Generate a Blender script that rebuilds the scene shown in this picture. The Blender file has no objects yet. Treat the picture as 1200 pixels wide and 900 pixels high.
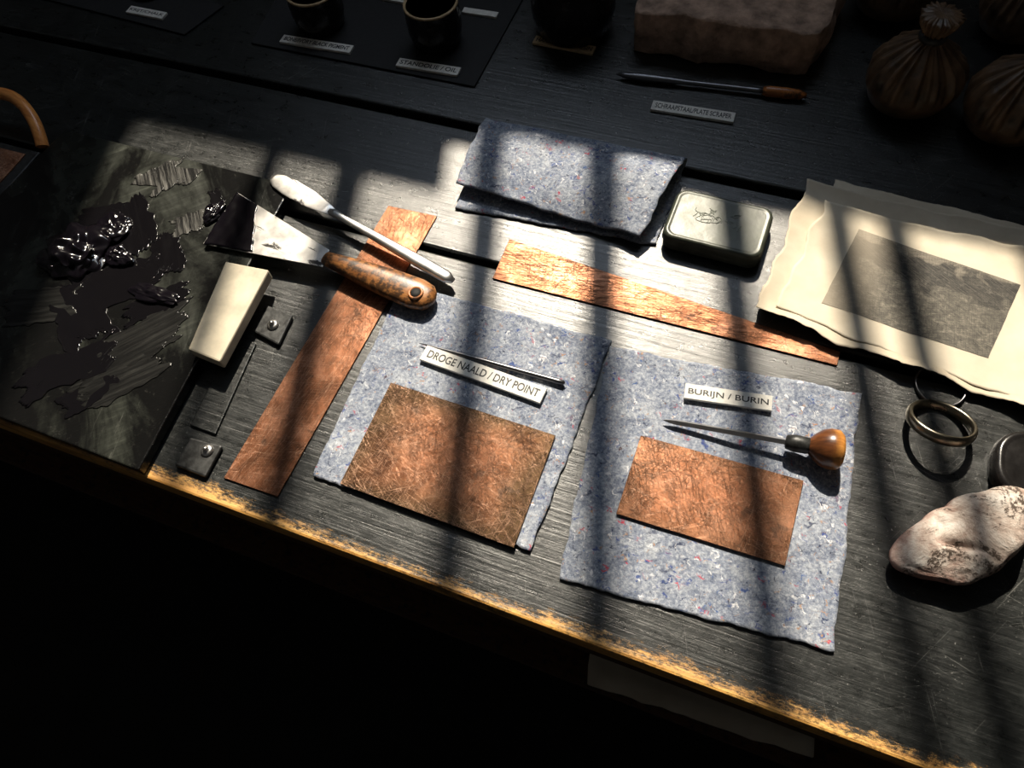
import bpy, bmesh, math, random
from mathutils import Vector, Matrix, noise
random.seed(4)
sc = bpy.context.scene
T = 0.75          # table top height
H = 0.65          # lens height above the table top
F = 870.0
# ---------------------------------------------------------------- camera pose
pitch = math.radians(61); d = F*math.tan(pitch)
v1 = Vector((-3400, -1001))
phi = math.atan2(3400, 1001)
a = math.acos(d/v1.length) - phi
n = Vector((math.sin(a), -math.cos(a)))
Zc = Vector((n.x, -n.y, d/F)).normalized()
Xc = -Vector((v1.x, -v1.y, -F)); Xc = (Xc - Zc*Xc.dot(Zc)).normalized()
Yc = Zc.cross(Xc)
R = Matrix((Xc, Yc, Zc))
cam_d = bpy.data.cameras.new('camera'); cam = bpy.data.objects.new('camera', cam_d)
sc.collection.objects.link(cam)
cam.matrix_world = Matrix.Translation((0, 0, T+H)) @ R.to_4x4()
cam_d.sensor_width = 36; cam_d.lens = F/1200*36; cam_d.clip_start = 0.01
sc.camera = cam

def ray(u, v):
    return R @ Vector((u-600, -(v-450), -F))
def P(u, v, h=0.0):
    """image pixel (u, v) cast through the camera onto the table plane (height h above the table top) -> world metres on the bench"""
    r = ray(u, v); k = (h-H)/r.z
    return Vector((r.x*k, r.y*k, T+h))

# ---------------------------------------------------------------- node helpers
class NT:
    def __init__(s, name):
        s.m = bpy.data.materials.new(name); s.m.use_nodes = True
        s.t = s.m.node_tree; s.b = s.t.nodes['Principled BSDF']
        s.tc = s.t.nodes.new('ShaderNodeTexCoord'); s.geo = s.t.nodes.new('ShaderNodeNewGeometry')
        s.obj = s.tc.outputs['Object']; s.pos = s.geo.outputs['Position']
    def l(s, a, b): s.t.links.new(a, b)
    def put(s, inp, v):
        if hasattr(v, 'is_output'): s.l(v, inp)
        else:
            if isinstance(v, tuple) and len(v) == 3 and inp.type == 'RGBA': v = v+(1,)
            inp.default_value = v
    def mapv(s, vec, sc=(1, 1, 1), rot=0, loc=(0, 0, 0)):
        m = s.t.nodes.new('ShaderNodeMapping'); s.l(vec, m.inputs[0])
        m.inputs['Scale'].default_value = sc; m.inputs['Rotation'].default_value = (0, 0, rot); m.inputs['Location'].default_value = loc
        return m.outputs[0]
    def rotscale(s, vec, rot, sc, loc=(0, 0, 0)):
        return s.mapv(s.mapv(vec, rot=rot, loc=loc), sc=sc)
    def noise(s, vec, scale, detail=4, rough=.6, dist=0):
        x = s.t.nodes.new('ShaderNodeTexNoise'); s.l(vec, x.inputs['Vector'])
        x.inputs['Scale'].default_value = scale; x.inputs['Detail'].default_value = detail
        x.inputs['Roughness'].default_value = rough; x.inputs['Distortion'].default_value = dist
        return x.outputs['Fac']
    def voro(s, vec, scale, feat='F1'):
        x = s.t.nodes.new('ShaderNodeTexVoronoi'); s.l(vec, x.inputs['Vector']); x.feature = feat
        x.inputs['Scale'].default_value = scale
        return x
    def ramp(s, f, stops, const=False):
        x = s.t.nodes.new('ShaderNodeValToRGB'); s.l(f, x.inputs[0]); e = x.color_ramp.elements
        while len(e) < len(stops): e.new(.5)
        for i, (p, c) in enumerate(stops):
            e[i].position = p
            e[i].color = (c, c, c, 1) if isinstance(c, (int, float)) else tuple(c)+(1,)
        if const: x.color_ramp.interpolation = 'CONSTANT'
        return x.outputs[0]
    def mix(s, f, a, b, mode='MIX'):
        x = s.t.nodes.new('ShaderNodeMix'); x.data_type = 'RGBA'; x.blend_type = mode
        s.put(x.inputs[0], f); s.put(x.inputs[6], a); s.put(x.inputs[7], b)
        return x.outputs[2]
    def math(s, op, a, b=0.0):
        x = s.t.nodes.new('ShaderNodeMath'); x.operation = op
        s.put(x.inputs[0], a); s.put(x.inputs[1], b); return x.outputs[0]
    def sep(s, v):
        x = s.t.nodes.new('ShaderNodeSeparateXYZ'); s.l(v, x.inputs[0]); return x.outputs
    def bump(s, h, st=.3, dist=.002, prev=None):
        x = s.t.nodes.new('ShaderNodeBump'); s.l(h, x.inputs['Height'])
        x.inputs['Strength'].default_value = st; x.inputs['Distance'].default_value = dist
        if prev is not None: s.l(prev, x.inputs['Normal'])
        return x.outputs[0]
    def out(s, col=None, rough=None, metal=None, nrm=None, **k):
        if col is not None: s.put(s.b.inputs['Base Color'], col)
        if rough is not None: s.put(s.b.inputs['Roughness'], rough)
        if metal is not None: s.put(s.b.inputs['Metallic'], metal)
        if nrm is not None: s.l(nrm, s.b.inputs['Normal'])
        for kk, v in k.items(): s.put(s.b.inputs[kk.replace('_', ' ')], v)
        return s.m

YF = P(700, 496+.374*700).y     # front edge of the table
def simple(name, col, rough=.5, metal=0, var=.25, scale=60, bst=.2, bd=.001):
    q = NT(name); f = q.noise(q.obj, scale, 5)
    c2 = tuple(x*(1-var) for x in col); c1 = tuple(min(1, x*(1+var)) for x in col)
    return q.out(q.ramp(f, [(.3, c2), (.7, c1)]), q.math('ADD', q.math('MULTIPLY', f, .3), rough-.15), metal, q.bump(f, bst, bd))

# table paint
def m_table():
    q = NT('black_painted_wood')
    grain = q.noise(q.mapv(q.pos, (4, 230, 40)), 1, 7, .7, .5)
    big = q.noise(q.pos, 9, 6, .7)
    mid = q.noise(q.mapv(q.pos, (1, 1.8, 1)), 55, 9, .78, .3)
    speck = q.ramp(q.noise(q.pos, 380, 3, .6), [(.64, 0), (.72, 1)])
    dustz = q.ramp(q.noise(q.pos, 12, 6, .7, .5), [(.42, 0), (.70, 1)])
    col = q.ramp(mid, [(.35, (.004, .005, .005)), (.55, (.010, .012, .012)), (.8, (.04, .043, .042))])
    col = q.mix(q.math('MULTIPLY', q.ramp(grain, [(.56, 0), (.8, 1)]), .3), col, (.05, .053, .053))
    col = q.mix(q.math('MULTIPLY', q.math('MULTIPLY', speck, dustz), .85), col, (.45, .45, .43))
    scuff = q.ramp(q.noise(q.mapv(q.pos, (1, 2.5, 1)), 26, 10, .82, .6), [(.56, 0), (.70, 1)])
    col = q.mix(q.math('MULTIPLY', q.math('MULTIPLY', scuff, dustz), .55), col, (.18, .185, .175))
    for r, lx in ((.3, .2), (1.2, .7), (2.1, 1.3), (2.7, .4)):
        s = q.ramp(q.noise(q.rotscale(q.pos, r, (12, 700, 1), (lx, 0, 0)), 1, 2, .5, .3), [(.69, 0), (.72, 1)])
        col = q.mix(q.math('MULTIPLY', q.math('MULTIPLY', s, dustz), .45), col, (.3, .3, .29))
    y = q.sep(q.pos)[1]
    dd = q.math('MULTIPLY', q.math('SUBTRACT', y, YF), 42.0)
    wn = q.math('MULTIPLY', q.math('SUBTRACT', q.noise(q.mapv(q.pos, (70, 190, 30)), 1, 10, .9), .5), 3.6)
    lf = q.noise(q.mapv(q.pos, (6, 1, 1)), 1, 4, .6)
    w = q.math('SUBTRACT', q.math('ADD', wn, q.math('MULTIPLY', lf, 1.15)), dd)
    w = q.ramp(w, [(.1, 0), (.5, 1)])
    wood = q.ramp(q.noise(q.mapv(q.pos, (14, 300, 60)), 1, 5), [(.3, (.4, .17, .035)), (.55, (.8, .43, .11)), (.8, (.9, .62, .22))])
    col = q.mix(w, col, wood)
    rgh = q.math('ADD', q.math('MULTIPLY', mid, .34), .14)
    rgh = q.mix(w, rgh, (.55, .55, .55))
    h = q.math('ADD', q.math('MULTIPLY', grain, 1.0), q.math('ADD', q.math('MULTIPLY', mid, .5), q.math('MULTIPLY', big, .5)))
    return q.out(col, rgh, 0, q.bump(h, .34, .0015), Specular_IOR_Level=.75)
MT = m_table()
# felt
def m_felt():
    q = NT('recycled_wool_felt')
    a = q.noise(q.obj, 34, 8, .8, .5); b = q.noise(q.obj, 300, 6, .8)
    col = q.ramp(a, [(.36, (.085, .11, .18)), (.5, (.27, .305, .39)), (.64, (.55, .58, .63))])
    col = q.mix(.45, col, q.ramp(b, [(.36, (.035, .05, .10)), (.5, (.30, .34, .42)), (.64, (.82, .84, .88))]))
    wv = q.t.nodes.new('ShaderNodeTexNoise'); q.l(q.obj, wv.inputs['Vector']); wv.inputs['Scale'].default_value = 170; wv.inputs['Detail'].default_value = 4
    vm = q.t.nodes.new('ShaderNodeVectorMath'); vm.operation = 'MULTIPLY_ADD'
    q.l(wv.outputs['Color'], vm.inputs[0]); vm.inputs[1].default_value = (.018,)*3; q.l(q.obj, vm.inputs[2])
    for i, (sc_, rot, cols) in enumerate(((100, .4, ((.03, .06, .26), (.55, .04, .07))), (140, 1.7, ((.015, .02, .05), (.05, .12, .34))), (60, 2.6, ((.03, .04, .09), (.04, .08, .26))), (150, 2.2, ((.5, .26, .10), (.02, .035, .10))), (110, .9, ((.9, .9, .93), (.88, .88, .92))))):
        v = q.voro(q.rotscale(vm.outputs[0], rot, (1, 3.3, 1), (i*.3, .1, 0)), sc_)
        cs = q.sep(v.outputs['Color'])
        near = q.ramp(v.outputs['Distance'], [(.2, 1), (.45, 0)])
        col = q.mix(q.math('MULTIPLY', near, q.ramp(cs[0], [(.89, 0), (.95, .8)])), col, cols[0])
        col = q.mix(q.math('MULTIPLY', near, q.ramp(cs[1], [(.945, 0), (.975, .85)])), col, cols[1])
    return q.out(col, .95, 0, q.bump(q.math('ADD', a, q.math('MULTIPLY', b, .6)), .9, .002), Specular_IOR_Level=.15)
MF = m_felt()
# copper
def m_copper(name, dark=0.0, half=(.08, .05), long=False, k=1.0):
    q = NT(name)
    a = q.noise(q.obj, 22, 7, .7, .5); b = q.noise(q.obj, 300, 4, .7); zone = q.noise(q.obj, 35, 3, .5)
    col = q.ramp(a, [(.3, (.085*k, .034*k, .017*k)), (.5, (.27*k, .108*k, .053*k)), (.72, (.58*k, .275*k, .165*k))])
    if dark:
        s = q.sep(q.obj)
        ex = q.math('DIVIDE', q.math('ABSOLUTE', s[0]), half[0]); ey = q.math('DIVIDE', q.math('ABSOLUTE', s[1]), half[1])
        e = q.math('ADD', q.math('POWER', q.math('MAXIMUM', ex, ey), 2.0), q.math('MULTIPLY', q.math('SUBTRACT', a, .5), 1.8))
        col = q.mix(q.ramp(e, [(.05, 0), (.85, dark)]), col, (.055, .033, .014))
    spots = q.ramp(q.noise(q.obj, 45, 3, .6, .3), [(.62, 0), (.68, 1)])
    col = q.mix(q.math('MULTIPLY', spots, .65), col, (.03, .022, .018))
    col = q.mix(q.math('MULTIPLY', q.ramp(b, [(.5, 0), (.72, 1)]), .5), col, (.07, .035, .02))
    h = q.math('MULTIPLY', b, .35)
    rr = (.15, .45, .7, 1.0, 1.5, 2.1, 2.6, 2.95, .3, 1.25, 1.8, 2.35) if not long else (.06, -.1, .35, -.4, 1.3, 2.0, .15, -.2)
    zr = q.ramp(zone, [(.35, .3), (.6, 1)])
    for i, r in enumerate(rr):
        s = q.ramp(q.noise(q.rotscale(q.obj, r, (14+6*(i % 3), 620+130*(i % 2), 1), (i*.37, i*.21, 0)), 1, 3, .6, .3), [(.585, 0), (.607, 1), (.629, 0)])
        s = q.math('MULTIPLY', s, zr)
        col = q.mix(q.math('MULTIPLY', s, .55 if i % 2 == 0 else .7), col, (.85, .52, .36) if i % 2 == 0 else (.045, .022, .013))
        h = q.math('ADD', h, q.math('MULTIPLY', s, .4))
    return q.out(col, q.math('ADD', q.math('MULTIPLY', a, .25), .27), .85, q.bump(h, .55, .0005))
def m_steel(name, col=(.6, .6, .61), r=.25, ink=False):
    q = NT(name); f = q.noise(q.obj, 40, 5, .6)
    c = q.ramp(f, [(.3, tuple(x*.75 for x in col)), (.55, col)]); rg = q.math('ADD', q.math('MULTIPLY', f, .2), r-.1); me_ = 1
    if ink:
        g = q.ramp(q.noise(q.rotscale(q.obj, .3, (22, 70, 20)), 1, 5, .7, .6), [(.56, 0), (.62, 1)])
        c = q.mix(g, c, (.02, .018, .017)); me_ = q.math('SUBTRACT', 1.0, g)
    return q.out(c, rg, me_, q.bump(f, .1, .0004))
MS = m_steel('worn_steel', (.8, .79, .77), .36); MSD = m_steel('dark_steel', (.16, .16, .17), .35)
MSI = m_steel('ink_stained_steel', (.78, .76, .73), .34, True)
MBL = simple('scuffed_black_metal', (.035, .036, .036), .42, .3, .7, 130, .4)
def m_card(name, c=(.82, .80, .75)):
    q = NT(name); f = q.noise(q.obj, 160, 5, .7); g = q.noise(q.obj, 900, 2)
    return q.out(q.mix(q.math('MULTIPLY', q.ramp(g, [(.6, 0), (.7, 1)]), .3), q.ramp(f, [(.3, tuple(x*.78 for x in c)), (.6, c)]), (.35, .33, .3)), .6, 0, q.bump(f, .15, .0005))
MC = m_card('label_card'); MCW = m_card('label_wood_card', (.62, .45, .26))
MTX = simple('label_ink', (.02, .02, .022), .6, 0, .1)
PAP = ((.55, .47, .35), (.72, .64, .51))
def m_paper(name='rag_paper', c=PAP):
    q = NT(name); f = q.noise(q.obj, 18, 6, .6); g = q.noise(q.obj, 500, 4, .7); h = q.noise(q.obj, 14, 3, .5)
    return q.out(q.ramp(f, [(.3, c[0]), (.7, c[1])]), .8, 0, q.bump(g, .2, .0004, q.bump(h, .35, .004)))
MP = m_paper(); MP2 = m_paper('thin_proof_paper', ((.60, .52, .40), (.76, .69, .56)))
def m_etch():
    q = NT('etched_print_ink'); uv = q.tc.outputs['UV']
    s = q.sep(uv)
    f = q.noise(q.mapv(uv, (1.4, 1, 1)), 3.0, 4, .55, .4); f2 = q.noise(q.mapv(uv, (1.3, 1, 1), loc=(3, 1, 0)), 16, 8, .75, .8)
    # landscape: light sky strip on top, dark tree bank above the middle, mid-tone field with ruts below
    hor = q.math('ADD', q.math('SUBTRACT', s[1], .60), q.math('MULTIPLY', q.math('SUBTRACT', f, .5), .9))
    sky = q.ramp(hor, [(.30, 0), (.36, 1)]); bank = q.ramp(hor, [(-.02, 0), (.05, 1)])
    field = q.ramp(q.math('ADD', q.math('MULTIPLY', f2, .8), q.math('MULTIPLY', f, .3)), [(.42, (.05, .046, .04)), (.58, (.16, .147, .12)), (.72, (.36, .32, .26))])
    trees = q.ramp(f2, [(.4, (.014, .013, .012)), (.55, (.045, .042, .037)), (.7, (.17, .155, .13))])
    base = q.mix(bank, field, trees)
    base = q.mix(q.math('MULTIPLY', sky, .8), base, (.34, .30, .24))
    for r, c, k in ((.6, (.34, .30, .24), .3), (-.5, (.02, .02, .02), .5), (1.4, (.03, .03, .028), .4), (.1, (.05, .045, .04), .4)):
        h1 = q.noise(q.rotscale(uv, r, (8, 240, 1)), 1, 3, .5, .35)
        base = q.mix(q.math('MULTIPLY', q.ramp(h1, [(.5, 0), (.58, 1)]), k), base, c)
    base = q.mix(q.ramp(s[0], [(.0, .6), (.35, 0)]), base, (.50, .43, .33))
    return q.out(base, .75)
ME = m_etch()
def m_inkslab():
    q = NT('inked_slab')
    a = q.noise(q.rotscale(q.pos, .9, (6, 13, 1)), 1, 7, .62, .5)
    b = q.noise(q.rotscale(q.pos, -.8, (14, 170, 1)), 1, 5, .7, .3)
    b2 = q.noise(q.rotscale(q.pos, 1.35, (10, 110, 1)), 1, 6, .75, .3)
    c = q.noise(q.pos, 120, 6, .8)
    m = q.ramp(a, [(.40, 0), (.54, 1)])
    lite = q.ramp(b, [(.35, (.018, .020, .016)), (.6, (.036, .040, .032)), (.75, (.08, .085, .07))])
    lite = q.mix(q.ramp(b2, [(.6, 0), (.7, .6)]), lite, (.2, .2, .18))
    col = q.mix(m, lite, (.005, .005, .005))
    col = q.mix(q.math('MULTIPLY', q.ramp(c, [(.58, 0), (.7, 1)]), .3), col, (.08, .08, .07))
    rg = q.mix(m, (.36,)*3, (.2,)*3)
    return q.out(col, rg, 0, q.bump(q.math('ADD', a, q.math('MULTIPLY', b, .6)), .4, .0018))
MI = m_inkslab()
def m_ink(name='wet_black_ink', st=False):
    q = NT(name)
    f = q.noise(q.rotscale(q.obj, 0, (7, 60, 1)) if st else q.obj, 1 if st else 34, 2, .4, .3)
    g = q.noise(q.rotscale(q.obj, 0, (10, 420, 1)), 1, 3, .6)
    col = q.ramp(g, [(.66, (.0035, .003, .004)), (.78, (.02, .018, .018))]) if st else (.004, .003, .005)
    return q.out(col, .19, 0, q.bump(f, .3, .0025), Coat_Weight=.35)
MK = m_ink(); MKS = m_ink('drawn_out_black_ink', True)
def m_film(name, c):
    q = NT(name); f = q.noise(q.rotscale(q.obj, 0, (10, 180, 1)), 1, 6, .75, .4)
    return q.out(q.ramp(f, [(.46, (.005, .005, .005)), (.62, tuple(x*.35 for x in c)), (.76, c)]), .28, 0, q.bump(f, .3, .001))
MG = m_film('dried_ink_film', (.06, .06, .056)); MG2 = m_film('sun_patch_film', (.40, .39, .36))  # second film paints a patch of sunlight on the slab as paler colour
def m_wood(name, c1, c2, rot=0, rough=.35, spots=(.52, .62)):
    q = NT(name); f = q.noise(q.rotscale(q.obj, rot, (25, 260, 80)), 1, 5, .6, .5); g = q.noise(q.obj, 90, 5, .7)
    col = q.ramp(f, [(.3, c1), (.65, c2)])
    col = q.mix(q.ramp(g, [(spots[0], 0), (spots[1], .85)]), col, (.015, .012, .01))
    return q.out(col, rough, 0, q.bump(g, .25, .001))
MWH = m_wood('inked_wood_handle', (.16, .055, .016), (.42, .18, .055), 0, .36, (.44, .56))
MWO = m_wood('varnished_wood', (.3, .09, .02), (.55, .2, .05))
MWB = m_wood('orange_bentwood', (.6, .2, .05), (.85, .36, .1), 0, .3, (.62, .72))
def m_burin():
    q = NT('hand_darkened_burin_wood')
    f = q.noise(q.rotscale(q.obj, 0, (30, 260, 80)), 1, 5, .6, .5); x = q.sep(q.obj)[0]
    t = q.math('ADD', x, q.math('MULTIPLY', q.math('SUBTRACT', q.noise(q.obj, 60, 4), .5), .02))
    c = q.ramp(f, [(.3, (.42, .15, .03)), (.65, (.75, .34, .08))])
    dk = q.ramp(f, [(.3, (.05, .018, .008)), (.65, (.16, .055, .018))])
    return q.out(q.mix(q.ramp(q.math('ADD', t, .5), [(.503, 0), (.512, 1)]), dk, c), .3, 0, q.bump(f, .15, .0006))
MBU = m_burin()
MTIN = simple('olive_enamel_tin', (.055, .062, .046), .38, .1, .4, 70, .25)
MMAT = simple('dark_leather_mat', (.006, .006, .007), .75, 0, .4, 150, .5)
MJAR = simple('black_glazed_ceramic', (.012, .011, .011), .25, 0, .3, 60)
MJIN = simple('rim_light_tan', (.5, .36, .2), .4, 0, .3, 60)  # light caught on the dark cup rims, put into their colour
MBRK = simple('rough_brown_stone', (.40, .27, .2), .9, 0, .5, 55, 1, .006)
MLEA = simple('brown_leather', (.12, .072, .04), .42, 0, .7, 45, .6, .003)
MCR = simple('cream_block', (.62, .55, .42), .5, 0, .22, 40, .1)
MWALL = simple('lime_plaster', (.4, .36, .31), .9, 0, .15, 8)
MFLR = simple('dark_floor_boards', (.006, .005, .004), .8, 0, .4, 12)
MFR = simple('painted_window_frame', (.1, .1, .09), .5, 0, .2, 30)
MAPR = m_wood('dark_brown_wood', (.05, .02, .009), (.11, .047, .02), 0, .6)
def m_chalk():
    q = NT('chalk_lump'); f = q.noise(q.obj, 40, 8, .75, .3); g = q.noise(q.mapv(q.obj, (1, 1.6, 1), rot=.5), 26, 6, .7, .8)
    z = q.sep(q.obj)[2]
    c = q.ramp(f, [(.32, (.36, .24, .19)), (.5, (.68, .58, .51)), (.7, (.9, .86, .81))])
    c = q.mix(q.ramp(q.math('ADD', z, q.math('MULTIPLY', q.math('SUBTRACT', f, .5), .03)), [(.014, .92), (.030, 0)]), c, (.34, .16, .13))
    c = q.mix(q.math('MULTIPLY', q.ramp(g, [(.51, 0), (.57, 1)]), q.ramp(q.noise(q.obj, 260, 4, .75), [(.45, 0), (.53, 1)])), c, (.09, .065, .05))
    return q.out(c, .85, 0, q.bump(q.math('ADD', f, g), .7, .004))
MCH = m_chalk()

# ---------------------------------------------------------------- mesh helpers
def link(o, parent=None):
    sc.collection.objects.link(o)
    if parent is not None:
        bpy.context.view_layer.update()
        o.parent = parent; o.matrix_parent_inverse = parent.matrix_world.inverted()
    return o
def empty(name, loc):
    e = bpy.data.objects.new(name, None); e.location = loc; e.empty_display_size = .02
    sc.collection.objects.link(e); bpy.context.view_layer.update(); return e
def mk(name, verts, faces, mat, parent=None, smooth=False, M=None, uvs=None):
    if M is None:
        lo = Vector([min(v[i] for v in verts) for i in range(3)]); hi = Vector([max(v[i] for v in verts) for i in range(3)])
        M = Matrix.Translation((lo+hi)/2)
    Mi = M.inverted()
    me = bpy.data.meshes.new(name); me.from_pydata([Mi @ Vector(v) for v in verts], [], faces); me.update()
    if uvs:
        ul = me.uv_layers.new(name='uv')
        for lp in me.loops: ul.data[lp.index].uv = uvs[lp.vertex_index]
    bm = bmesh.new(); bm.from_mesh(me); bmesh.ops.recalc_face_normals(bm, faces=bm.faces); bm.to_mesh(me); bm.free()
    me.materials.append(mat)
    if smooth:
        for p in me.polygons: p.use_smooth = True
    o = bpy.data.objects.new(name, me); o.matrix_world = M
    return link(o, parent)
def bevel(o, w, seg=2):
    m = o.modifiers.new('bevel', 'BEVEL'); m.width = w; m.segments = seg; m.limit_method = 'ANGLE'; m.angle_limit = math.radians(40)
    return o
def prism(name, pts, z0, z1, mat, bev=0, parent=None):
    pts = [Vector((p[0], p[1])) for p in pts]
    c = sum(pts, Vector((0, 0)))/len(pts)
    e = (pts[1]-pts[0]).normalized(); ang = math.atan2(e.y, e.x)
    M = Matrix.Translation((c.x, c.y, T+(z0+z1)/2)) @ Matrix.Rotation(ang, 4, 'Z')
    k = len(pts)
    vs = [(p.x, p.y, T+z0) for p in pts]+[(p.x, p.y, T+z1) for p in pts]
    fs = [tuple(range(k)), tuple(range(k, 2*k))]+[(i, (i+1) % k, k+(i+1) % k, k+i) for i in range(k)]
    o = mk(name, vs, fs, mat, parent, M=M)
    if bev: bevel(o, bev)
    return o
def quad(px, h=0): return [P(u, v, h) for u, v in px]
def box(name, x0, x1, y0, y1, z0, z1, mat, parent=None, bev=0):
    return prism(name, [(x0, y0), (x1, y0), (x1, y1), (x0, y1)], z0-T, z1-T, mat, bev, parent)
def sheet(name, c, nu, nv, hf, mat, thick=.0, rag=.0, parent=None, seed=0, orient=False, warp=None):
    vs = []; uvs = []
    for j in range(nv+1):
        for i in range(nu+1):
            u = i/nu; v = j/nv
            p = (c[0]*(1-u)+c[1]*u)*(1-v)+(c[3]*(1-u)+c[2]*u)*v
            p = p.copy(); w = max(abs(2*u-1), abs(2*v-1))**10
            if warp: p = p+warp(u, v)
            if rag:
                nv_ = noise.noise_vector(Vector((p.x*35, p.y*35, seed)))+.6*noise.noise_vector(Vector((p.x*140, p.y*140, seed+5)))
                p.x += nv_.x*rag*w; p.y += nv_.y*rag*w
            p.z = T+hf(u, v, p); vs.append(p); uvs.append((u, 1-v))
    fs = [(j*(nu+1)+i, j*(nu+1)+i+1, (j+1)*(nu+1)+i+1, (j+1)*(nu+1)+i) for j in range(nv) for i in range(nu)]
    M = None
    if orient:
        cc = sum(c, Vector())/4; e = c[1]-c[0]
        M = Matrix.Translation(cc) @ Matrix.Rotation(math.atan2(e.y, e.x), 4, 'Z')
    o = mk(name, vs, fs, mat, parent, smooth=True, uvs=uvs, M=M)
    if thick:
        s = o.modifiers.new('thick', 'SOLIDIFY'); s.thickness = thick; s.offset = 0
    return o
def lathe(name, prof, mat, loc, nseg=48, mod=None, parent=None, M=None, smooth=True):
    M = M or Matrix.Translation(loc)
    vs = []; fs = []
    for k, (r, z) in enumerate(prof):
        for i in range(nseg):
            t = 2*math.pi*i/nseg; rr = r*(mod(t, z, k) if mod else 1)
            vs.append(M @ Vector((rr*math.cos(t), rr*math.sin(t), z)))
    for k in range(len(prof)-1):
        for i in range(nseg):
            j = (i+1) % nseg; fs.append((k*nseg+i, k*nseg+j, (k+1)*nseg+j, (k+1)*nseg+i))
    fs.append(tuple(range(nseg))); fs.append(tuple((len(prof)-1)*nseg+i for i in range(nseg)))
    return mk(name, vs, fs, mat, parent, smooth=smooth)
def loft(name, st, mat, parent=None, nseg=24, sq=1.0, smooth=True):
    vs = []; fs = []
    for k, (p, w, t) in enumerate(st):
        a_ = st[max(0, k-1)][0]; b_ = st[min(len(st)-1, k+1)][0]
        ax = (b_-a_).normalized(); side = ax.cross(Vector((0, 0, 1))).normalized(); up = side.cross(ax)
        for i in range(nseg):
            th = 2*math.pi*i/nseg; cx = math.cos(th); cy = math.sin(th)
            cx = math.copysign(abs(cx)**sq, cx); cy = math.copysign(abs(cy)**sq, cy)
            vs.append(p+side*cx*w+up*cy*t)
    for k in range(len(st)-1):
        for i in range(nseg):
            j = (i+1) % nseg; fs.append((k*nseg+i, k*nseg+j, (k+1)*nseg+j, (k+1)*nseg+i))
    fs.append(tuple(range(nseg))); fs.append(tuple((len(st)-1)*nseg+i for i in range(nseg)))
    ax = st[-1][0]-st[0][0]
    c = (st[0][0]+st[-1][0])/2
    M = Matrix.Translation(c) @ Matrix.Rotation(math.atan2(ax.y, ax.x), 4, 'Z')
    return mk(name, vs, fs, mat, parent, smooth=smooth, M=M)
def lerp(a_, b_, t): return a_*(1-t)+b_*t
def tube(name, pts, r, mat, parent=None):
    cu = bpy.data.curves.new(name, 'CURVE'); cu.dimensions = '3D'; cu.bevel_depth = r; cu.bevel_resolution = 4; cu.use_fill_caps = True
    s = cu.splines.new('NURBS'); s.points.add(len(pts)-1)
    c = sum(pts, Vector())/len(pts)
    for q_, p in zip(s.points, pts): q_.co = (*(p-c), 1)
    s.use_endpoint_u = True; s.order_u = 3
    cu.materials.append(mat); o = bpy.data.objects.new(name, cu); o.location = c
    return link(o, parent)
def text(txt, c, u, v, w, h, mat, parent, name='lettering'):
    cu = bpy.data.curves.new(name, 'FONT'); cu.body = txt; cu.size = h; cu.align_x = 'CENTER'; cu.align_y = 'CENTER'; cu.extrude = .00008; cu.offset = .00012
    cu.materials.append(mat)
    o = bpy.data.objects.new(name, cu); sc.collection.objects.link(o); bpy.context.view_layer.update()
    dx = o.dimensions.x or .01; dy = o.dimensions.y or .01
    z = u.cross(v)
    s = w/dx; sy = h/dy
    o.matrix_world = Matrix.Translation(c) @ Matrix((u*s, v*sy, z)).transposed().to_4x4()
    bpy.context.view_layer.update()
    o.parent = parent; o.matrix_parent_inverse = parent.matrix_world.inverted()
    return o
def label(name, px, h0, txt, mat=MC, th=.0035):
    q = quad(px, h0+th)
    u = ((q[1]-q[0])+(q[2]-q[3])).normalized(); v = Vector((0, 0, 1)).cross(u)
    c = sum(q, Vector())/4; w = ((q[1]-q[0]).length+(q[2]-q[3]).length)/2
    hh = (abs((q[0]-q[3]).dot(v))+abs((q[1]-q[2]).dot(v)))/2
    e = empty(name, (c.x, c.y, T+h0))
    cs = [c-u*w/2-v*hh/2, c+u*w/2-v*hh/2, c+u*w/2+v*hh/2, c-u*w/2+v*hh/2]
    prism('card', cs, h0, h0+th, mat, .0004, e)
    if txt:
        text(txt, Vector((c.x, c.y, T+h0+th+.00012)), u, v, w*.92, hh*.5, MTX, e)
    return e

# ---------------------------------------------------------------- room
YW = 1.38
sunpt = ray(720, -1100); s2 = Vector((sunpt.x, sunpt.y)).normalized()
EL = math.radians(49)
k_az = s2.x/s2.y
kz = math.tan(EL)/s2.y
def wall_x(u, v):
    p = P(u, v); return p.x+(YW-p.y)*k_az
def wall_z(u, v):
    p = P(u, v); return T+(YW-p.y)*kz
zl = wall_z(620, 160); zt = 2.76
xl = wall_x(60, 300); xr = wall_x(1360, 700)
RX0, RX1, RY0, CE = -2.3, 2.3, -2.0, 2.9
th = .12
box('floor', RX0, RX1, RY0, YW+th, -.1, 0, MFLR)
box('ceiling', RX0, RX1, RY0, YW+th, CE, CE+.1, MWALL)
box('wall_left', RX0-.1, RX0, RY0, YW+th, 0, CE, MWALL)
box('wall_right', RX1, RX1+.1, RY0, YW+th, 0, CE, MWALL)
box('wall_front', RX0, RX1, RY0-.1, RY0, 0, CE, MWALL)
wb = empty('wall_back', (0, YW+th/2, 0))
box('wall_below_window', RX0, RX1, YW, YW+th, 0, zl, MWALL, wb)
box('wall_above_window', RX0, RX1, YW, YW+th, zt, CE, MWALL, wb)
box('wall_beside_left', RX0, xl, YW, YW+th, zl, zt, MWALL, wb)
box('wall_beside_right', xr, RX1, YW, YW+th, zl, zt, MWALL, wb)
win = empty('window_1', ((xl+xr)/2, YW, (zl+zt)/2))
box('sill', xl-.04, xr+.04, YW-.04, YW+.02, zl-.03, zl, MFR, win)
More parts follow.
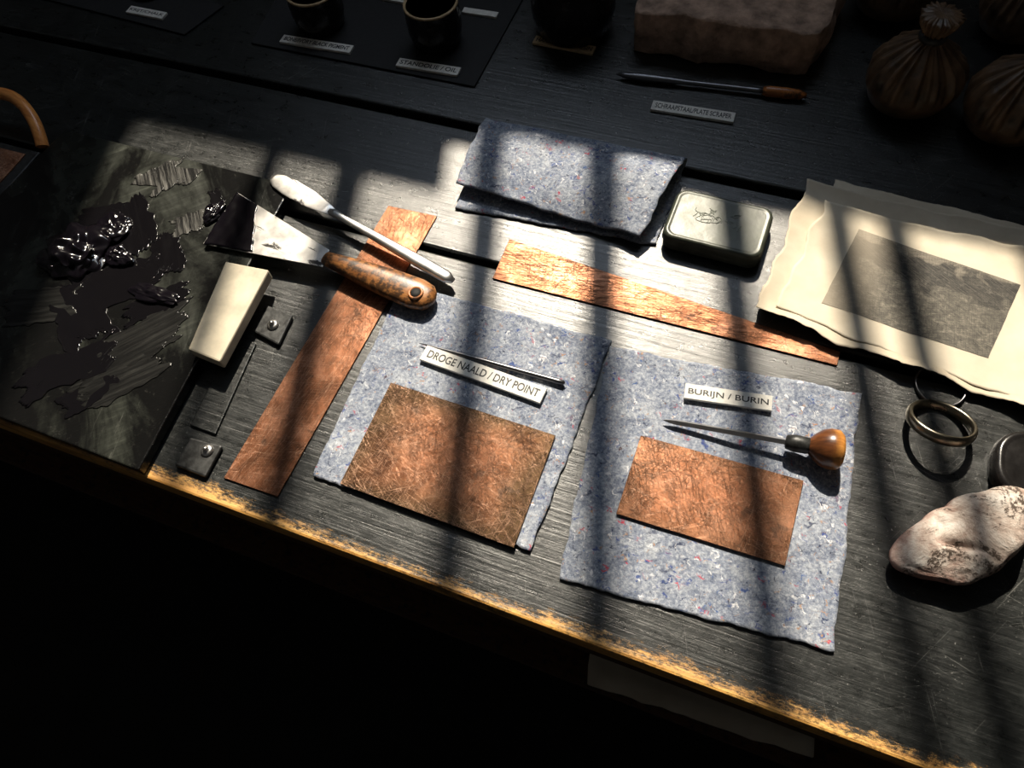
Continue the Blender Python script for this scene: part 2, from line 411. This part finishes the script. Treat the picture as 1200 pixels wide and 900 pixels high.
for i, (u, w) in enumerate(((235, .022), (350, .036), (545, .032), (700, .034), (868, .030), (1008, .024), (1080, .024), (1250, .03))):
    x = wall_x(u, 450)
    box('muntin_%d' % i, x-w/2, x+w/2, YW+.0, YW+.02, zl, zt, MFR, win)
box('sun_block_board', xl, wall_x(505, 250), YW+.021, YW+.035, zl, wall_z(330, 202), MFR, win)  # added board, out of view, keeps sun off the back left of the bench

sun = bpy.data.lights.new('sun', 'SUN'); sun.energy = 7.4; sun.angle = math.radians(1.1); sun.color = (1, .89, .72)
so = bpy.data.objects.new('sun', sun); sc.collection.objects.link(so)
dv = Vector((s2.x*math.cos(EL), s2.y*math.cos(EL), math.sin(EL)))
so.rotation_euler = dv.to_track_quat('Z', 'Y').to_euler(); so.location = dv*5
pl = bpy.data.lights.new('window_sky_portal', 'AREA'); pl.shape = 'RECTANGLE'; pl.size = xr-xl; pl.size_y = zt-zl
po = bpy.data.objects.new('window_sky_portal', pl); sc.collection.objects.link(po)
po.location = ((xl+xr)/2, YW+.06, (zl+zt)/2); po.rotation_euler = (math.radians(-90), 0, 0)
pl.cycles.is_portal = True
w = bpy.data.worlds.new('sky'); sc.world = w; w.use_nodes = True
bg = w.node_tree.nodes['Background']; bg.inputs[0].default_value = (.74, .85, 1, 1); bg.inputs[1].default_value = 3.8
try:
    sc.view_settings.view_transform = 'Standard'; sc.view_settings.look = 'None'
except Exception: pass

# ---------------------------------------------------------------- table
g2 = P(550, 303).y; g1 = P(450, 127).y; yb = YW-.03
tab = empty('workbench', (0, (YF+yb)/2, 0))
gap = .004
TX0, TX1 = -1.5, 1.6
for nm, y0, y1 in (('plank_front', YF, g2-gap), ('plank_middle', g2+gap, g1-gap*1.6), ('plank_back', g1+gap*1.6, yb)):
    box(nm, TX0, TX1, y0, y1, T-.03, T, MT, tab, bev=.0025)
box('under_boards', TX0+.01, TX1-.01, YF+.03, yb-.01, T-.045, T-.0305, MAPR, tab)
box('apron_front', TX0+.02, TX1-.02, YF+.012, YF+.035, T-.13, T-.0455, MAPR, tab)
for i, (x, y) in enumerate(((TX0+.08, YF+.08), (TX1-.08, YF+.08), (TX0+.08, yb-.08), (TX1-.08, yb-.08))):
    box('leg_%d' % i, x-.035, x+.035, y-.035, y+.035, 0, T-.0455, MAPR, tab, .004)
box('lower_shelf', TX0+.1, TX1-.1, YF+.0, YF+.5, T-.32, T-.30, MAPR, tab)
pc = quad([(655, 745), (960, 850), (950, 888), (690, 802)], -.29)
for p in pc[:2]: p.y = YF+.2
ps = sheet('paper_stack', pc, 20, 10, lambda u, v, p: -.290+.004*math.sin(u*7), MP, .012, .003)

# ---------------------------------------------------------------- ink slab
sl = empty('ink_slab', P(120, 350))
SH = .014
prism('slab', quad([(-190, 416), (162, 551), (342, 216), (76, 152)], SH), 0.0005, SH, MI, .0015, sl)
def smear(cpx, ang, ln, wd, mat, i):
    c = P(*cpx, SH); u = Vector((math.cos(ang), math.sin(ang), 0)); v = Vector((-u.y, u.x, 0))
    q = [c-u*ln/2+v*wd/2, c+u*ln/2+v*wd/2*.9, c+u*ln/2*.9-v*wd/2*.9, c-u*ln/2*1.05-v*wd/2]
    def warp(s, t):
        e = noise.noise(Vector((t*4, i*3.1, 0)))*ln*.2+noise.noise(Vector((t*22, i*1.7, 5)))*ln*.07
        b = noise.noise(Vector((s*2, i*2.3, 9)))*wd*.3+noise.noise(Vector((s*10, i*2.3, 9)))*wd*.09
        return u*e*(abs(2*s-1)**2)+v*b
    sheet('ink_and_sun_smear_%d' % i, q, 50, 70, lambda a_, b_, p: SH+.0005+.0003*noise.noise(Vector((p.x*50, p.y*50, i))), mat, .0005, .001, sl, i, True, warp)
for i, (c, an, ln, wd, m) in enumerate((((195, 208), -.75, .045, .06, MG2), ((222, 262), -.8, .03, .04, MG2), ((150, 270), -.75, .085, .05, MKS), ((140, 330), .75, .10, .06, MKS), ((100, 370), -.6, .09, .06, MKS),  # the leading pale patches paint sunlight on the slab; the others are ink
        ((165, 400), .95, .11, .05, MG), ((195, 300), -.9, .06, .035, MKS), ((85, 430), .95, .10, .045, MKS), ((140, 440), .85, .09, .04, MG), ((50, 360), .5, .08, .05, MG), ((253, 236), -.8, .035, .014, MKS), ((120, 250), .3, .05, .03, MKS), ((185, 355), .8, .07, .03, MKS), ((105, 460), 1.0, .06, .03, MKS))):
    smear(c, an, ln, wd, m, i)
def inkblob(px, sx, sy, sz, sd):
    bc = P(*px, SH+.003)
    bm = bmesh.new(); bmesh.ops.create_icosphere(bm, subdivisions=6, radius=1)
    off = Vector((sd, sd*.7, 0))
    for v in bm.verts:
        p = v.co.copy(); k = 1+.45*noise.noise(p*1.3+off)+.18*noise.noise(p*2.6+off)
        v.co = Vector((p.x*sx*k, p.y*sy*k, max(-.0025, p.z*sz*k*(1+.45*noise.noise(Vector((p.x*3.2, p.y*3.2, sd)))))))
    me = bpy.data.meshes.new('ink_blob'); bm.to_mesh(me); bm.free(); me.materials.append(MK)
    for p in me.polygons: p.use_smooth = True
    o = bpy.data.objects.new('ink_blob', me); o.location = bc; link(o, sl)
inkblob((92, 298), .038, .033, .016, 0); inkblob((132, 268), .02, .02, .006, 3); inkblob((180, 345), .03, .010, .003, 5); inkblob((250, 248), .010, .016, .004, 8); inkblob((140, 300), .018, .012, .005, 11); inkblob((62, 310), .016, .010, .006, 14)

prism('cream_block', quad([(220, 409), (257, 424), (315, 316), (264, 306)], .03), .0155, .03, MCR, .002)

def bracket(px, screwpx, s):
    e = empty('hinge_bracket', P(*screwpx))
    prism('plate', quad(px, .006), .0005, .006, MBL, .002, e)
    c = P(*screwpx, .006)
    lathe('screw', [(.0065, 0), (.0065, .0015), (.004, .003), (.0022, .0032), (.0022, .006), (.0005, .0068)], MS, c, 20, parent=e)
    return e
bracket([(296, 388), (326, 404), (343, 369), (313, 357)], (320, 381), 1)
bracket([(204, 545), (240, 559), (260, 522), (222, 512)], (243, 528), 1)
prism('metal_strap', quad([(222, 498), (252, 509), (300, 402), (276, 392)], .003), .0005, .003, MT, .001)

# ---------------------------------------------------------------- copper
MCU1 = m_copper('copper_strip_metal', long=True)
def cs(name, px, h0, mat, long_first):
    return prism(name, quad(px, h0+.0016), h0, h0+.0016, mat, .0004)
cs('copper_strip', [(325, 582), (512, 253), (455, 241), (262, 560)], .0005, MCU1, 1)
cs('copper_strip', [(577, 326), (981, 428), (985, 412), (597, 280)], .0005, MCU1, 1)

# ---------------------------------------------------------------- felt sheets
def fh(seed, amp=.002, base=.0016):
    return lambda u, v, p: base+amp*abs(noise.noise(Vector((p.x*14, p.y*14, seed))))
sheet('felt_sheet', quad([(472, 333), (717, 402), (623, 647), (367, 558)]), 90, 90, fh(1), MF, .0022, .0022, seed=1)
sheet('felt_sheet', quad([(714, 408), (1008, 462), (976, 764), (655, 680)]), 90, 90, fh(2), MF, .0022, .0022, seed=2)
cp1 = quad([(398, 567), (602, 642), (651, 510), (458, 448)], .006)
w1 = (cp1[1]-cp1[0]).length/2; h1 = (cp1[3]-cp1[0]).length/2
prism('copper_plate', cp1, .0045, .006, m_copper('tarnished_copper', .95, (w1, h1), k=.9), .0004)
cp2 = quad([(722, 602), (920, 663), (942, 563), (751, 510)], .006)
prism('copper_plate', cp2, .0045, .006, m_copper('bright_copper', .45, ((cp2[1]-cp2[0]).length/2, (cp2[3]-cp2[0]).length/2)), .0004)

# folded felt: lower layer, fold at the back, upper layer bulging more towards its open right end
BL = quad([(566, 146), (800, 196)], .012); FL = quad([(535, 217), (752, 280)], .012); FL2 = quad([(534, 243), (768, 286)], .003)
vs = []; uvs = []; NU, NVv = 70, 80
for j in range(NVv+1):
    s = j/NVv
    for i in range(NU+1):
        u = i/NU
        b = lerp(BL[0], BL[1], u); f_up = lerp(FL[0], FL[1], u); f_lo = lerp(FL2[0], FL2[1], u)
        if s < .40:
            t = s/.40; p = lerp(f_lo, b, t); z = .002
        elif s < .60:
            t = (s-.40)/.20; ang = math.pi*t
            dirb = (b-f_up); dirb.z = 0; dirb.normalize()
            rr = .007+.002*u
            p = b+dirb*rr*1.3*math.sin(ang); z = .002+rr*(1-math.cos(ang))
        else:
            t = (s-.60)/.40; p = lerp(b, f_up, t)
            rr = .007+.002*u
            z = .002+2*rr+(.005+.011*u*u)*math.sin(t*math.pi*.92)-(.006)*t+.005*math.sin(u*5+1)*t*t
            z += .004*math.sin(u*9+t*3)*t*(1-t)*2
        nn = noise.noise(Vector((u*5, s*5, 3)))
        e = .003*noise.noise(Vector((p.x*70, p.y*70, 9)))*(max(abs(2*u-1), abs(2*s-1))**8)
        vs.append(Vector((p.x+e, p.y+e, T+max(.002, z+.003*nn*(s > .5))))); uvs.append((u, s))
fs = [(j*(NU+1)+i, j*(NU+1)+i+1, (j+1)*(NU+1)+i+1, (j+1)*(NU+1)+i) for j in range(NVv) for i in range(NU)]
o = mk('folded_felt', vs, fs, MF, smooth=True, uvs=uvs)
s = o.modifiers.new('t', 'SOLIDIFY'); s.thickness = .0024; s.offset = 0

# ---------------------------------------------------------------- labels
label('drypoint_label', [(499, 403), (640, 455), (634, 472), (493, 422)], .0045, 'DROGE NAALD / DRY POINT')
label('burin_label', [(804, 449), (907, 464), (903, 481), (801, 466)], .0045, 'BURIJN / BURIN')
label('scraper_label', [(765, 117), (862, 132), (860, 143), (763, 128)], .0005, 'SCHRAAPSTAAL/PLATE SCRAPER')
label('pigment_label', [(331, 40), (413, 53), (411, 62), (329, 49)], .003, 'BONE/IVORY BLACK PIGMENT')
label('oil_label', [(467, 67), (539, 79), (537, 88), (465, 77)], .003, 'STANDOLIE / OIL')
label('wax_label', [(627, 41), (698, 54), (695, 63), (625, 50)], .0005, 'HARS/ASPHALT RESIN', MCW)
label('powder_label', [(152, 6), (194, 14), (191, 22), (149, 14)], .003, 'KRIJT/CHALK')
label('cup_label', [(543, 8), (584, 14), (582, 20), (542, 14)], .003, '')
label('jar_label', [(448, -8), (498, 1), (496, 7), (446, -2)], .003, '')

# ---------------------------------------------------------------- tools
a0 = P(491, 402, .006); a1 = P(662, 449, .007)
e = empty('drypoint_needle', (a0+a1)/2)
loft('shaft', [(lerp(a0, a1, t), r, r) for t, r in ((0, .0003), (.08, .0012), (.3, .0022), (.5, .0026), (.95, .0028), (.99, .0024), (1, .001))], MSD, e)
t0 = P(777, 492, .0075); t1 = P(924, 518, .017); t2 = P(950, 523, .019); t3 = P(987, 528, .0195)
e = empty('burin', (t0+t3)/2)
loft('blade', [(lerp(t0, t1, t), r, r) for t, r in ((0, .0004), (.05, .002), (.1, .0028), (1, .0032))], MS, e, 4, smooth=False)
loft('ferrule', [(lerp(t1, t2, t), r, r) for t, r in ((-.15, .004), (-.1, .0065), (.3, .008), (.9, .0075), (1.0, .006))], MBL, e)
loft('handle', [(lerp(t2, t3, t), r, r) for t, r in ((-.12, .006), (0, .0085), (.12, .012), (.35, .0165), (.6, .0185), (.85, .018), (.97, .015), (1.02, .008))], MBU, e, 32)
b0 = P(318, 207, .017); b1 = P(392, 250, .018); b2 = P(531, 329, .012)
e = empty('palette_knife', (b0+b2)/2)
loft('blade', [(lerp(b0, b1, t), w_, .0006) for t, w_ in ((0, .002), (.04, .007), (.12, .0105), (.3, .0125), (.6, .012), (.85, .008), (1.0, .0045))], MSI, e)
loft('handle', [(lerp(b1, b2, t), w_, h_) for t, w_, h_ in ((-.05, .003, .001), (0, .005, .003), (.08, .004, .003), (.4, .0055, .004), (.8, .0075, .0048), (.95, .007, .0045), (1, .003, .002))], MS, e, 24, .8)
def putty():
    e = empty('putty_knife', P(370, 300, .015))
    z = .0185
    tl = P(279, 226, z); bl = P(238, 286, z); tr = P(386, 293, z); br = P(378, 313, z)
    prism('blade', [bl, br, tr, tl], z-.0006, z+.0006, MSI, .0003, e)
    q_ = [tl, lerp(tl, tr, .22), lerp(bl, br, .42), bl]
    sheet('ink_on_blade', q_, 30, 24, lambda u, v, p: z+.0012+.0006*noise.noise(Vector((p.x*90, p.y*90, 2))), MK, .0008, .003, e, 7)
    h0 = P(382, 303, .017); h1_ = P(508, 352, .0135)
    loft('handle', [(lerp(h0, h1_, t), w_, h_) for t, w_, h_ in ((-.02, .006, .003), (0, .0085, .006), (.08, .009, .0075), (.2, .011, .009), (.4, .0145, .0095), (.65, .0175, .0095), (.85, .0185, .009), (.95, .0155, .008), (.99, .010, .006), (1.01, .004, .002))], MWH, e, 32, .85)
    hc = P(487, 343, .0225)
    lathe('hole_liner', [(.0075, -.002), (.0085, .0), (.0075, .0012), (.0058, .0008), (.0056, .0002)], MWO, hc, 32, parent=e)
    lathe('hole_shade_disc', [(.0056, 0), (.0056, .0006), (.001, .0006)], MMAT, hc, 32, parent=e)  # dark disc in place of an opening; the hole's shade is its colour
putty()
c0 = P(722, 87, .006); c1 = P(945, 112, .007)
e = empty('plate_scraper', (c0+c1)/2)
loft('blade', [(lerp(c0, c1, t), r, r*.8) for t, r in ((0, .0005), (.05, .004), (.15, .006), (.3, .005), (.38, .0035), (.75, .0035), (.8, .0045))], MSD, e, 12)
loft('handle', [(lerp(c0, c1, t), r, r) for t, r in ((.78, .0045), (.8, .0062), (.9, .0066), (.97, .0055), (1, .0025))], MWO, e)

# ---------------------------------------------------------------- tin
def rrect(w_, h_, r, k=8):
    pts = []
    for cx, cy, a0_ in ((w_-r, h_-r, 0), (-w_+r, h_-r, 90), (-w_+r, -h_+r, 180), (w_-r, -h_+r, 270)):
        for i in range(k+1):
            t = math.radians(a0_+90*i/k); pts.append((cx+r*math.cos(t), cy+r*math.sin(t)))
    return pts
def tin(name, px, hgt, mat, rf=.34):
    q_ = quad(px, hgt); c = sum(q_, Vector())/4; u = ((q_[1]-q_[0])+(q_[2]-q_[3])).normalized(); v = Vector((0, 0, 1)).cross(u)
    w_ = ((q_[1]-q_[0]).length+(q_[2]-q_[3]).length)/4; h_ = (abs((q_[0]-q_[3]).dot(v))+abs((q_[1]-q_[2]).dot(v)))/4
    e = empty(name, (c.x, c.y, T))
    def body(nm, st):
        vs = []; fs = []
        for z, ins in st:
            for x, y in rrect(w_-ins, h_-ins, min(w_, h_)*rf-ins*.6): vs.append(Vector((c.x, c.y, T+z))+u*x+v*y)
        k = len(vs)//len(st)
        for j in range(len(st)-1):
            for i in range(k): fs.append((j*k+i, j*k+(i+1) % k, (j+1)*k+(i+1) % k, (j+1)*k+i))
        fs.append(tuple(range(k))); fs.append(tuple((len(st)-1)*k+i for i in range(k)))
        o = mk(nm, vs, fs, mat, e, smooth=True); o.modifiers.new('es', 'EDGE_SPLIT').split_angle = math.radians(50)
    body('base', [(.0006, .003), (.002, .001), (hgt*.45, .001), (hgt*.5, .002)])
    body('lid', [(hgt*.5, -.0005), (hgt*.8, .0), (hgt*.93, .001), (hgt*.99, .0025), (hgt, .0045), (hgt-.0006, .006), (hgt-.0006, .007)])
    return e, c, u, v, w_, h_
e, c, u, v, w_, h_ = tin('lidded_tin', [(794, 218), (909, 245), (892, 304), (776, 276)], .022, MTIN)
MSCR = simple('pale_scratches', (.3, .32, .28), .6, 0, .2)
for i in range(22):
    x0 = random.uniform(-.5, .35)*w_; y0 = random.uniform(-.1, .55)*h_; pts = []
    for k in range(4): pts.append(Vector((c.x, c.y, T+.0216))+u*(x0+random.uniform(-.006, .008))+v*(y0+random.uniform(-.005, .005)))
    tube('chalk_scribble_%d' % i, pts, .00035, MSCR, e)
tin('round_black_tin', [(1172, 500), (1290, 520), (1280, 610), (1165, 572)], .02, MJAR, .8)

# ---------------------------------------------------------------- printed paper
def ph(base, seed, amp=.006):
    def f(u, v, p):
        edge = max(0, (.12-u)/.12)**2*.006+max(0, (.1-v)/.1)**2*.004+max(0, (v-.9)/.1)**2*.004*(1+math.sin(u*16))
        return base+amp*abs(noise.noise(Vector((p.x*6, p.y*6, seed))))+edge
    return f
e = empty('etching_print', P(1060, 350))
sheet('under_sheet', quad([(978, 213), (1300, 290), (1280, 470), (960, 335)]), 50, 40, lambda u, v, p: .002+.002*abs(noise.noise(p*6)), MP, .0006, .002, e, 3)
pr = quad([(941, 224), (1290, 300), (1275, 515), (882, 372)])
def pw(u, v):
    return Vector((.007*noise.noise(Vector((v*5, 1, 0)))*(1-u), .008*noise.noise(Vector((u*6, 3, 0)))*abs(2*v-1), 0))
sheet('paper', pr, 110, 80, ph(.0075, 8), MP, .0006, .0025, e, 6, warp=pw)
F8 = ph(.0075, 8)
def up(k):
    return lambda u, v, p: F8(.5, .5, p)+k
def up2(u, v, p):
    return F8(.5, .5, p)+.0014+max(0, (.08-u)/.08)**2*.003+max(0, (.08-v)/.08)**2*.002
sheet('proof_sheet', quad([(964, 241), (1290, 316), (1275, 505), (908, 362)], .008), 90, 60, up2, MP2, .0003, .0015, e, 9, warp=pw)
sheet('etched_image', quad([(1006, 270), (1194, 336), (1158, 420), (962, 356)], .010), 60, 40, up(.0019), ME, .0, .0004, e, 6)

# ---------------------------------------------------------------- rings
def torus(name, c, R0, r, tilt, mat, flat=1.6):
    vs = []; fs = []; N, K = 64, 14
    Mx = Matrix.Translation(c) @ Matrix.Rotation(tilt[0], 4, 'X') @ Matrix.Rotation(tilt[1], 4, 'Y')
    for i in range(N):
        for j in range(K):
            t = 2*math.pi*i/N; q_ = 2*math.pi*j/K
            vs.append(Mx @ Vector(((R0+r*math.cos(q_))*math.cos(t), (R0+r*math.cos(q_))*math.sin(t), r*flat*math.sin(q_))))
    for i in range(N):
        for j in range(K): fs.append((i*K+j, ((i+1) % N)*K+j, ((i+1) % N)*K+(j+1) % K, i*K+(j+1) % K))
    return mk(name, vs, fs, mat, smooth=True)
MRG = m_steel('aged_brass_steel', (.3, .27, .21), .3)
torus('metal_ring', P(1103, 495, .0155), .0272, .0028, (math.radians(-27), 0), MRG, 1.9)
torus('metal_ring', P(1102, 452, .0028), .022, .0013, (0, 0), MSD, 1.4)

# ---------------------------------------------------------------- chalk lump
def lump(name, px, hgt, mat, seed=1, amp=.12, sqz=.6):
    o_ = [P(a_, b_, .006) for a_, b_ in px]; c = sum(o_, Vector())/len(o_)
    pol = sorted((math.atan2(p.y-c.y, p.x-c.x), (Vector((p.x-c.x, p.y-c.y))).length) for p in o_)
    def rad(t):
        while t > math.pi: t -= 2*math.pi
        while t < -math.pi: t += 2*math.pi
        L = pol+[(pol[0][0]+2*math.pi, pol[0][1])]; L = [(pol[-1][0]-2*math.pi, pol[-1][1])]+L
        for i in range(len(L)-1):
            if L[i][0] <= t <= L[i+1][0]:
                f = (t-L[i][0])/(L[i+1][0]-L[i][0]+1e-9)
                return L[i][1]*(1-f)+L[i+1][1]*f
        return L[0][1]
    bm = bmesh.new(); bmesh.ops.create_icosphere(bm, subdivisions=6, radius=1)
    for v in bm.verts:
        p = v.co.copy(); t = math.atan2(p.y, p.x); rh = math.hypot(p.x, p.y)
        k = 1+amp*noise.noise(p*1.5+Vector((seed, 0, 0)))+amp*.3*noise.noise(p*4)+amp*.1*noise.noise(p*12)
        r = sum(rad(t+dt) for dt in (-.12, -.06, 0, .06, .12))/5
        rr = r*(rh**sqz)*k; z = hgt*.5*(1+math.copysign(abs(p.z)**.8, p.z)*k)
        z += .35*hgt*(math.cos(t-math.radians(50)))*rh*(p.z > 0)*p.z
        g = math.exp(-((p.x*.35+p.y*.94+.2)**2)/.003)*math.exp(-((p.x*.94-p.y*.35+.1)**2)/.15)
        z -= .14*hgt*g*(p.z > 0)
        v.co = Vector((math.cos(t)*rr, math.sin(t)*rr, max(0.0005, z)))
    me = bpy.data.meshes.new(name); bm.to_mesh(me); bm.free(); me.materials.append(mat)
    for p in me.polygons: p.use_smooth = True
    o = bpy.data.objects.new(name, me); o.location = (c.x, c.y, T); return link(o)
lump('chalk_stone', [(1034, 662), (1042, 642), (1070, 618), (1100, 602), (1135, 588), (1170, 580), (1196, 590), (1192, 625), (1170, 662), (1145, 682), (1090, 682)], .036, MCH, amp=.05)

# ---------------------------------------------------------------- back row
fl, fr, br_, bl_ = P(738, 62), P(948, 92), P(990, 8), P(775, -40)
bm = bmesh.new(); bmesh.ops.create_cube(bm, size=1); bmesh.ops.subdivide_edges(bm, edges=bm.edges, cuts=24, use_grid_fill=True)
cc = (fl+fr+br_+bl_)/4
for v in bm.verts:
    u_ = v.co.x+.5; w__ = v.co.y+.5; z_ = v.co.z+.5
    p = lerp(lerp(fl, fr, u_), lerp(bl_, br_, u_), w__); p.z = T+.0005+.058*z_
    q_ = v.co.copy()
    sph = q_.normalized()*.62
    off = (sph-q_)*.14
    p += Vector((off.x*.2, off.y*.15, off.z*.05))
    nz = noise.noise_vector(p*22)*.006+noise.noise_vector(p*70)*.003
    p += nz; p.z = max(p.z, T+.0005); v.co = p-cc
me = bpy.data.meshes.new('rough_stone_block'); bm.to_mesh(me); bm.free(); me.materials.append(MBRK)
for p in me.polygons: p.use_smooth = True
o = bpy.data.objects.new('rough_stone_block', me); o.location = cc; link(o)

def dabber(px, R0, up=.11, tilt=0):
    c = P(*px)
    prof = [(.001, .0008), (.55*R0, .001), (.85*R0, .10*R0*2), (1.0*R0, .55*R0), (.97*R0, .85*R0), (.8*R0, 1.15*R0), (.5*R0, 1.4*R0), (.26*R0, 1.58*R0), (.2*R0, 1.7*R0), (.24*R0, 1.8*R0), (.36*R0, 2.0*R0), (.4*R0, 2.15*R0), (.2*R0, 2.2*R0), (.02*R0, 2.18*R0)]
    pr_ = []
    for i in range(len(prof)-1):
        for k in range(4): pr_.append((lerp(prof[i][0], prof[i+1][0], k/4), lerp(prof[i][1], prof[i+1][1], k/4)))
    pr_.append(prof[-1])
    def mod(t, z, k):
        g = max(0, min(1, (z-.5*R0)/(.7*R0)))
        return 1+g*(.09*math.cos(17*t+2*math.sin(3*t))+.05*math.cos(29*t))+.02*math.cos(3*t)
    e = empty('leather_ink_dabber', c)
    lathe('leather_ball', pr_, MLEA, c, 160, mod, e)
    lathe('binding_cord', [(.2*R0, 0), (.27*R0, .02*R0), (.29*R0, .08*R0), (.27*R0, .14*R0), (.2*R0, .16*R0)], MBL, c+Vector((0, 0, 1.6*R0)), 40, parent=e)
dabber((1058, 118), .052); dabber((1172, 148), .052); dabber((1040, 10), .05); dabber((1185, 35), .05)

prism('leather_mat', quad([(294, 50), (556, 101), (616, -8), (345, -40)], .003), .0005, .003, MMAT, .0008)
prism('leather_mat', quad([(40, -5), (216, 40), (262, 6), (110, -40)], .003), .0005, .003, MMAT, .0008)
def jar(name, px, R0, hh, base=.0035, rim=MJIN):
    c = P(*px, base); e = empty(name, c)
    lathe('body', [(R0*.8, 0), (R0*.9, hh*.08), (R0*1.0, hh*.4), (R0*1.0, hh*.8), (R0*.96, hh*.97), (R0*.99, hh), (R0*.9, hh), (R0*.88, hh*.9), (R0*.88, hh*.45), (.001, hh*.44)], MJAR, c, 56, parent=e)
    lathe('rim', [(R0*.9, 0), (R0*.91, .002), (R0*.99, .002), (R0*1.0, 0)], rim, c+Vector((0, 0, hh)), 56, parent=e)
    lathe('powder', [(R0*.87, 0), (R0*.6, .003), (R0*.2, .006), (.001, .007)], MJAR if rim is not MJIN else MMAT, c+Vector((0, 0, hh*.5)), 40, parent=e)
jar('pigment_cup', (513, 48), .036, .055)
jar('pigment_cup', (378, 28), .036, .05)
jar('ceramic_jar', (672, 32), .055, .08, .0006, MJAR)
lump('pigment_lump', [(150, -12), (190, -6), (195, -25), (155, -32)], .02, MLEA, 3)
fp = quad([(-120, 215), (-6, 238), (47, 178), (-60, 152)], .010)
e = empty('plate_tray', sum(fp, Vector())/4)
prism('tray', fp, .0005, .010, MBL, .002, e)
ci = sum(fp, Vector())/4
prism('copper_sheet', [lerp(ci, p, .8) for p in fp], .0101, .0115, m_copper('copper_tray_sheet', .1, (.05, .04), k=1.4), .0003, e)
tube('bentwood_handle', [P(50, 172, .007), P(45, 150, .02), P(28, 122, .034), P(6, 108, .04), P(-25, 112, .035), P(-50, 130, .02), P(-60, 150, .007)], .0078, MWB)
